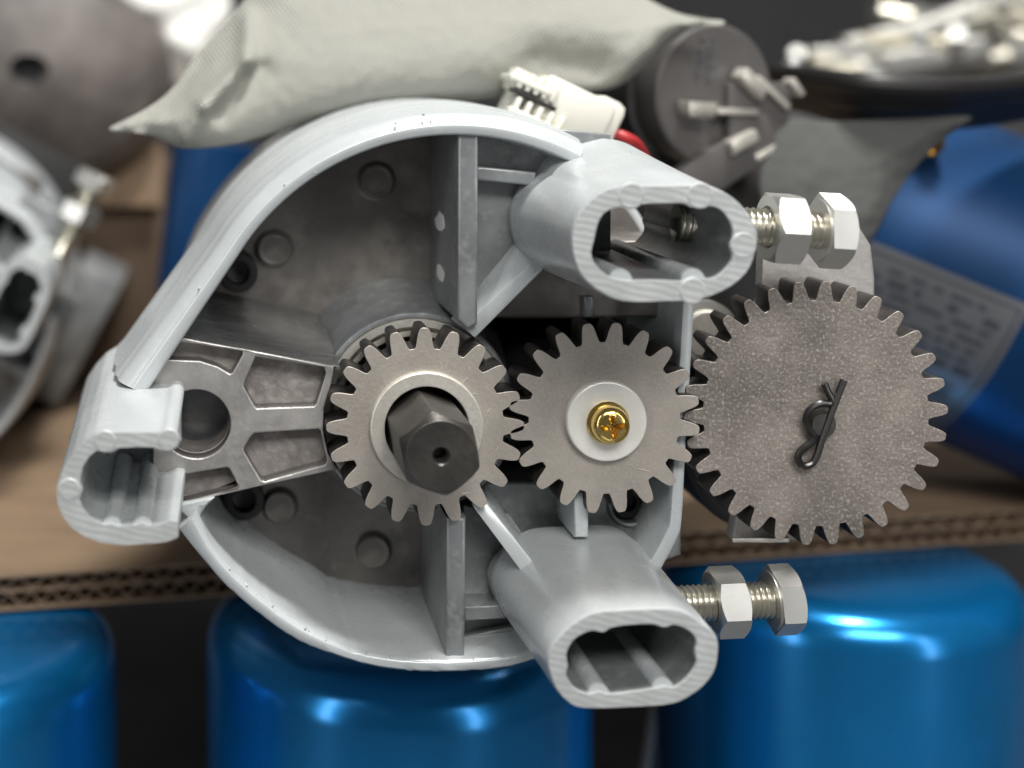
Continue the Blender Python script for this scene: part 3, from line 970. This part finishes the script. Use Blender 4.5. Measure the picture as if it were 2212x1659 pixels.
lab = can_patch('label', 8, 56, R(-75), R(-3), 53.8, MAT['label'], tc)
can_patch('label_border', 9, 55, R(-6), R(-5.2), 53.95, MAT['ink'], lab)
can_patch('label_border', 53.8, 54.5, R(-74), R(-6), 53.95, MAT['ink'], lab, 2, 30)
random.seed(11)
for k in range(17):
    p = -9.5 - k * 3.9
    s0 = 12 + (k % 4 == 0) * 4
    while s0 < 47:
        ln = random.uniform(2, 8)
        tk = 1.5 if k in (1, 6) else 0.85
        can_patch('print_line', s0, min(s0 + ln, 51), R(p - tk), R(p + tk * .8), 53.95, MAT['ink'], lab, 3, 2)
        s0 += ln + random.uniform(1.2, 3.0) + (6 if random.random() < 0.12 else 0)

# ------------------------------------------------------------------ cardboard under everything
kb = empty('cardboard_sheet', (-57, 400, ZB), 'brown double-wall corrugated cardboard lying on top of the blue cans', 'cardboard')
e0 = Vector((-230, 397 - 0.19 * 173))
e1 = Vector((420, 397 + 0.19 * 477))


def board_layer(name, z0, z1, mat, inset=0.0):
    f0 = Vector((e0.x, e0.y + inset, 0))
    f1 = Vector((e1.x, e1.y + inset, 0))
    bk = 620
    return hexa(name, [(f0.x, f0.y, z0), (f1.x, f1.y, z0), (f1.x, f1.y, z1), (f0.x, f0.y, z1),
                       (f0.x, f0.y + bk, z0), (f1.x, f1.y + bk, z0), (f1.x, f1.y + bk, z1), (f0.x, f0.y + bk, z1)], mat, kb, 0)


board_layer('liner', ZK - 0.7, ZK, MAT['kraft'])
board_layer('liner', ZK - 5.0, ZK - 4.4, MAT['kraft_edge'], 0.4)
board_layer('liner', ZB, ZB + 0.7, MAT['kraft'], -0.3)


def flute(z0, z1, wl, ph):
    n = 460
    v, fc = [], []
    for i in range(n + 1):
        t = i / n
        x, y = e0.x + (e1.x - e0.x) * t, e0.y + (e1.y - e0.y) * t
        jit = 0.6 * noise.noise((x * 0.2, ph, 0))
        z = (z0 + z1) / 2 + (z1 - z0) / 2 * 0.93 * math.sin(2 * PI * x / wl + ph + 0.8 * noise.noise((x * .05, 1, ph)))
        for dz in (-0.25, 0.25):
            v.append((x, y + 0.5 + jit, z + dz))
            v.append((x, y + 120, z + dz))
    for i in range(n):
        a, b = i * 4, (i + 1) * 4
        fc += [(a, b, b + 2, a + 2), (a + 2, b + 2, b + 3, a + 3), (a, a + 1, b + 1, b)]
    me = bpy.data.meshes.new('flute_layer')
    me.from_pydata(v, [], fc)
    return finish('flute_layer', me, MAT['kraft_edge'], kb)


flute(ZK - 4.4, ZK - 0.7, 7.6, 0.3)
flute(ZB + 0.7, ZK - 5.0, 6.1, 1.1)


# ------------------------------------------------------------------ fabric pouches
def pouch(name, outline, D, puff, mat, label, ridges, tilt=0.0, step=9, lean=0.0):
    poly = [Vector(p) for p in smooth_closed(outline, sub=4)]
    n = len(poly)

    def inside(p):
        c = False
        j = n - 1
        for i in range(n):
            if (poly[i].y > p[1]) != (poly[j].y > p[1]) and p[0] < (poly[j].x - poly[i].x) * (p[1] - poly[i].y) / (poly[j].y - poly[i].y) + poly[i].x:
                c = not c
            j = i
        return c

    def segd(p, a, b):
        ab = b - a
        t = max(0, min(1, (p - a).dot(ab) / max(ab.length_squared, 1e-9)))
        return (p - a - ab * t).length
    x0, x1 = min(p.x for p in poly), max(p.x for p in poly)
    y0, y1 = min(p.y for p in poly), max(p.y for p in poly)
    pts = list(poly)
    y = y0
    row = 0
    while y < y1:
        x = x0 + (row % 2) * step / 2
        while x < x1:
            q = Vector((x, y))
            if inside(q) and min(segd(q, poly[i], poly[(i + 1) % n]) for i in range(0, n)) > step * 0.5:
                pts.append(q)
            x += step
        y += step * 0.87
        row += 1
    V, E, F, *_ = delaunay_2d_cdt(pts, [(i, (i + 1) % n) for i in range(n)], [], 1, 1e-4)
    front, backv = [], []
    for p in V:
        d = min(segd(p, poly[i], poly[(i + 1) % n]) for i in range(n))
        h = puff * (1 - math.exp(-d / 75.0)) + 0.9 * noise.noise((p.x * .012, p.y * .012, 2)) * min(1, d / 30)
        h += 0.35 * noise.noise((p.x * .04, p.y * .04, 5)) * min(1, d / 20)
        for (ax, ay), (bx, by), amp, wd in ridges:
            q_ = segd(p, Vector((ax, ay)), Vector((bx, by))) / wd
            h += amp * math.exp(-q_ * q_) * min(1, d / 18)
        dd = D + tilt * (p.y - y1) / 100.0
        front.append(P3(p.x, p.y, dd) + Vector((0, -h, 0)))
        backv.append(P3(p.x, p.y, dd) + Vector((0, 0.6 + h * 0.5, 0)))
    m = len(V)
    faces = [tuple(f) for f in F] + [tuple(i + m for i in reversed(f)) for f in F]
    for i in range(n):
        faces.append((i, (i + 1) % n, (i + 1) % n + m, i + m))
    me = bpy.data.meshes.new(name)
    me.from_pydata([tuple(v) for v in front + backv], [], faces)
    bm = bmesh.new()
    bm.from_mesh(me)
    bmesh.ops.recalc_face_normals(bm, faces=bm.faces)
    bm.to_mesh(me)
    bm.free()
    o = finish(name, me, mat, None, sharp=70)
    tag(o, label, 'pouch')
    return o


pouch('fabric_pouch', [(236, 277), (262, 262), (320, 232), (372, 190), (420, 122), (470, 70), (532, -5), (600, -70), (900, -110), (1200, -95), (1330, -40), (1440, 18), (1505, 38), (1562, 44),
                       (1556, 54), (1505, 58), (1445, 92), (1398, 140), (1345, 182), (1300, 196), (1200, 205), (1090, 213), (940, 224), (800, 238), (655, 268), (545, 302), (475, 317), (392, 320), (345, 300), (296, 287), (250, 287)],
      352, 17, MAT['fabric'], 'pale grey woven fabric pouch lying on top of the gearbox rim',
      [((532, 40), (528, 130), 4.0, 20), ((528, 130), (440, 225), 5.0, 18), ((440, 225), (392, 318), 3.5, 16), ((565, 150), (475, 240), -4.0, 24), ((430, 130), (360, 230), -2.5, 22), ((1280, 150), (1150, 130), -4.5, 45), ((1420, 60), (1270, 190), 2.5, 40),
       ((330, 235), (300, 280), -3.0, 18), ((700, 190), (1000, 130), 3.0, 90)], tilt=-10)
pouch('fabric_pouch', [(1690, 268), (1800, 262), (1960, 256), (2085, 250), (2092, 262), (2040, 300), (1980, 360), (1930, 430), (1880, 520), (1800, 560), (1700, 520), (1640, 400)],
      388, 6, MAT['fabric_shaded'], 'grey fabric pouch below the black cables, coloured dark for shade', [((1990, 268), (2080, 256), 2.5, 14)], tilt=-4)

# ------------------------------------------------------------------ white connector
cn = empty('wire_connector', P3(1230, 300, 352), 'white nylon wire connector with a row of sockets behind the rim', 'connector')
ex = (P3(1300, 270, 350) - P3(1110, 180, 350)).normalized()
ey = Vector((0, 1, 0))
ez = ex.cross(ey).normalized()
if ez.z < 0: ez = -ez
RM = Matrix((ex, ey, ez)).transposed().to_4x4()


def cbox(name, px, py, D, size, mat, parent, bevel=0.5):
    return box(name, P3(px, py, D), size, mat, parent, bevel, RM)


cbox('connector_body', 1228, 238, 352, (19, 12, 11.5), MAT['nylon'], cn, 1.2)
cbox('connector_body', 1290, 268, 354, (9, 11, 14), MAT['nylon'], cn, 2.5)
cbox('connector_shell', 1135, 182, 350, (11, 12, 1.6), MAT['nylon'], cn)
cbox('connector_shell', 1150, 262, 349, (16, 12, 1.6), MAT['nylon'], cn)
for k in range(5):
    t = k / 4
    cbox('socket_divider', 1106 + 92 * t, 232 + 42 * t, 348, (1.3, 9, 5.6), MAT['nylon'], cn, 0.3)
    cbox('socket_divider', 1120 + 70 * t, 172 + 30 * t, 349, (1.3, 9, 4.6), MAT['nylon'], cn, 0.3)
cbox('socket_slot', 1150, 214, 346, (12, 4, 0.9), MAT['dark'], cn, 0.1)
cbox('socket_recess', 1158, 238, 354, (17, 8, 10.5), MAT['nylon'], cn, 0.2)
cbox('socket_recess', 1150, 190, 354, (13, 8, 5.5), MAT['nylon'], cn, 0.2)
tube('wire', [P3(1318, 285, 352), P3(1352, 297, 350), P3(1375, 312, 352), P3(1395, 345, 358)], 1.4, MAT['red'], cn, n=14)
tube('wire', [P3(1310, 300, 354), P3(1345, 318, 353), P3(1370, 345, 356)], 1.8, MAT['black_cable'], cn, n=14)

# ------------------------------------------------------------------ black plug switch with flat terminals
rc = P3(1545, 205, 395)
rax = Vector((-0.36, 1.0, 0.02)).normalized()
sw = empty('terminal_block', rc + Vector((0, 20, -36)), 'round dark plastic switch block with three flat metal terminals', 'switch')
lathe('block_body', [(0, 0), (19.5, 0), (20.2, 0.5), (20.4, 1.2), (20.4, 12), (21.8, 12.4), (22, 13.5), (22, 30), (0, 31)], rc, rax, MAT['grey_pl'], sw, 72)
lathe('block_flange', [(20.6, 9), (22.6, 9.4), (23, 10.5), (23, 34)], rc, rax, MAT['black_pl'], sw, 72)
u_ = Vector((0, 0, 1)).cross(rax).normalized()
if u_.x < 0: u_ = -u_
v_ = Vector((0, 0, 1))
fr = Matrix((u_, rax, v_)).transposed().to_4x4()


def onface(px, py, h=0.0):
    """point of the switch face seen at this picture place"""
    d = P3(px, py, 1.0)
    t = rc.dot(rax) / d.dot(rax)
    return d * t - rax * h


def fbox(name, px, py, size, ang_, mat, parent=sw, h=0.0, bevel=0.25):
    m = fr @ Matrix.Rotation(R(ang_), 4, 'Y')
    return box(name, onface(px, py, h), size, mat, parent, bevel, m)


fbox('raised_step', 1628, 260, (22, 4, 22), 0, MAT['grey_pl'], h=1.0, bevel=0.8)
fbox('lower_step', 1560, 345, (34, 5, 12), -28, MAT['grey_pl'], h=1.5, bevel=0.8)
# terminals: bright folded tab plus copper blade
for (x1, y1, x2, y2, a_) in ((1486, 232, 1572, 240, 4), (1598, 178, 1648, 200, 40), (1576, 302, 1650, 318, -22)):
    tm = fbox('terminal', x1, y1, (9.5, 5, 3.4), a_, MAT['tin'], h=4.0, bevel=0.4)
    fbox('terminal_lip', x1 + 2, y1 + 14, (8.5, 4, 1.6), a_, MAT['tin'], tm, h=3.5, bevel=0.3)
    fbox('terminal_blade', x2, y2, (14, 4, 1.8), a_ - 2, MAT['tin'], tm, h=2.5, bevel=0.2)
fbox('terminal_hook', 1700, 188, (6, 4, 1.8), 50, MAT['tin'], h=2.5)
fbox('terminal_hook', 1686, 312, (6, 4, 1.8), -35, MAT['tin'], h=2.5)
random.seed(5)
for k in range(9):
    for cxp in (1515, 1538):
        if random.random() < 0.82:
            fbox('moulded_mark', cxp + random.uniform(-3, 3) - k * 1.2, 82 + k * 11, (random.uniform(1.2, 2.6), 0.5, 0.55), random.uniform(-12, 12), MAT['label'], h=0.1, bevel=0)

# steel peg behind it
peg = empty('steel_peg', P3(1700, 170, 455), 'blunt grey steel peg standing up behind the dark switch block', 'peg')
tube('peg_shank', [P3(1690, 190, 455), P3(1722, 120, 455)], 3.2, MAT['zinc'], peg, n=20, sub=1)
lathe('peg_tip', [(0, 0), (3.4, 0), (3.5, 0.6), (3.4, 2.0)], P3(1724, 117, 453), (0, 1, 0), MAT['washer'], peg, 28)

# dark body below the switch (its lead going down behind the post)
lead = tube('switch_lead', [P3(1600, 330, 430), P3(1560, 420, 425), P3(1600, 560, 430), P3(1640, 700, 440), P3(1600, 900, 450)], 15, MAT['grey_pl'], n=24)
tag(lead, 'thick dark grey sleeve running down behind the upper right post', 'sleeve')
wr = empty('short_stud', P3(1535, 760, 345), 'small blurred brass-grey stud between the side wall and the large gear', 'stud')
lathe('stud_body', [(0, 0), (5.5, 0), (6, 1), (6, 24)], P3(1532, 725, 330), (0, 1, 0), MAT['ring'], wr, 32)
lathe('stud_collar', [(6.2, 2), (8, 2.2), (8, 5), (6.2, 5.2)], P3(1532, 725, 330), (0, 1, 0), MAT['zinc'], wr, 32)

# ------------------------------------------------------------------ upper right: crate, cables, loose bolts
cr = empty('plastic_crate', P3(1990, 500, 760), 'black plastic crate behind the cables, piled with shiny parts', 'crate')
box('crate_wall', (400, 690, -75), (330, 12, 130), MAT['black_pl'], cr, 2)
box('crate_wall', (400, 960, -75), (330, 12, 130), MAT['black_pl'], cr, 2)
box('crate_wall', (241, 825, -75), (12, 257, 130), MAT['black_pl'], cr, 2)
box('crate_wall', (559, 825, -75), (12, 257, 130), MAT['black_pl'], cr, 2)
box('crate_base', (400, 825, -138), (330, 257, 5), MAT['black_pl'], cr, 1)
box('crate_tray', (400, 825, -22), (305, 256, 4), MAT['black_pl'], cr, 1)
random.seed(17)
for k in range(11):
    D = 392 + k * 2.6
    t = k / 10
    y0, y1, y2 = 160 + 62 * t + random.uniform(-8, 8), 178 + 68 * t + random.uniform(-7, 7), 168 + 66 * t + random.uniform(-10, 10)
    r = random.uniform(2.6, 3.9)
    cb = tube('black_cable', [P3(1670, y0 - 4, D + 70), P3(1730, y0 + 2, D + 36), P3(1850, y1 - 4, D + 4), P3(2000, y1 + 5, D), P3(2130, (y1 + y2) / 2 + 6, D + 8), P3(2300, y2 - 12, D + 26)], r, MAT['black_cable'], n=10)
    tag(cb, 'one of the black cables bundled across the upper right', 'cable', 'black cables in the bundle')
random.seed(3)
for k in range(9):
    px = random.uniform(1740, 2230)
    py = random.uniform(20, 150)
    D = random.uniform(640, 780)
    b = copy_tree(bA if k % 2 else bB)
    b.location = P3(px, py, D) * S
    b.rotation_euler = (random.uniform(0, 6), random.uniform(-0.5, 0.3), random.uniform(-0.5, 0.5))
    b.scale = (1.3, 1.3, 1.3)
    tag(b, 'shiny blurred steel bolt in the pile at the upper right', 'bolt', 'loose bolts in the crate')
for k, (px, py, D, L, r, an) in enumerate(((1950, 92, 700, 70, 10, 0.22), (2080, 52, 720, 60, 11, 0.3), (2170, 25, 740, 60, 10, 0.25), (1830, 130, 690, 50, 8, 0.1), (2010, 130, 680, 60, 8, 0.15))):
    c = P3(px, py, D)
    d = Vector((math.cos(an), 0.25, math.sin(an))) * L / 2
    t = lathe('chrome_sleeve', [(r * .7, 0), (r, 0.5), (r, L), (r * .7, L + .5)], c - d, d, MAT['zinc'], None, 32)
    tag(t, 'blurred chrome sleeve lying among the bolts at the upper right', 'sleeve', 'chrome sleeves in the crate')
bf = empty('brass_fitting', P3(2010, 320, 470), 'small yellow brass fitting on the blue can at the right', 'fitting')
lathe('fitting_body', [(0, 0), (4.2, 0), (4.6, 0.6), (4.6, 12)], P3(2012, 310, 436), (0.2, 1, 0.1), MAT['brass'], bf, 6, sharp=20)
lathe('fitting_neck', [(2.6, -3), (3.0, -2.6), (3.0, 0.5)], P3(2012, 310, 436), (0.2, 1, 0.1), MAT['brass'], bf, 24)

# ------------------------------------------------------------------ upper left: carton, motor, white bags
ct = empty('brown_carton', (-90, 720, ZK), 'brown cardboard carton in the shadow behind the second gearbox', 'carton')
box('carton_body', (-110, 720, -90), (190, 150, 101), MAT['kraft_shaded'], ct, 1.5)
box('carton_flap', (-110, 640, -42), (186, 3, 30), MAT['kraft'], ct, 0.5, Matrix.Rotation(R(-12), 4, 'X'))
mo = empty('motor_bell', (-56, 470, -40), 'taupe round motor end bell with a dark centre hole, upper left', 'motor')
mc = P3(60, 150, 600)
bell = lathe('bell_body', [(6, 3), (7.5, 0), (18, 0.8), (34, 4.5), (47, 10), (54, 17), (56, 22), (56, 30), (0, 31)], mc, (-0.15, 1, 0.0), MAT['motor_brown'], mo, 72)
for v_b in bell.data.vertices:
    th = math.atan2(v_b.co.z, v_b.co.x)
    k_ = 1 + 0.10 * math.cos(2 * th + 0.6) + 0.03 * math.cos(3 * th)
    v_b.co.x *= k_ * 1.06
    v_b.co.z *= k_
lathe('bell_hole', [(7.4, 0.2), (5.5, 1.5), (5.5, 9), (0, 9)], mc, (-0.15, 1, 0), MAT['dark'], mo, 32)
pouch('white_plastic_bag', [(225, -30), (330, -40), (470, -30), (500, 20), (470, 90), (430, 150), (395, 190), (350, 160), (325, 90), (262, 50)], 760, 14, MAT['white_bag'],
      'crumpled white plastic bag between the taupe motor and the pouch', [((300, 0), (420, 120), 8, 25), ((450, 0), (380, 60), -9, 25), ((260, 30), (350, 10), 7, 20)], step=14)['category'] = 'bag'
bx_ = empty('blue_drum', P3(420, 480, 560), 'dark blue can glimpsed between the left rim and the carton', 'can')
lathe('drum_body', [(0, 0), (17, 0), (18, 1.5), (18, 62), (0, 63)], P3(432, 640, 560), (0.12, 0, 1), MAT['blue_shaded'], bx_, 48)
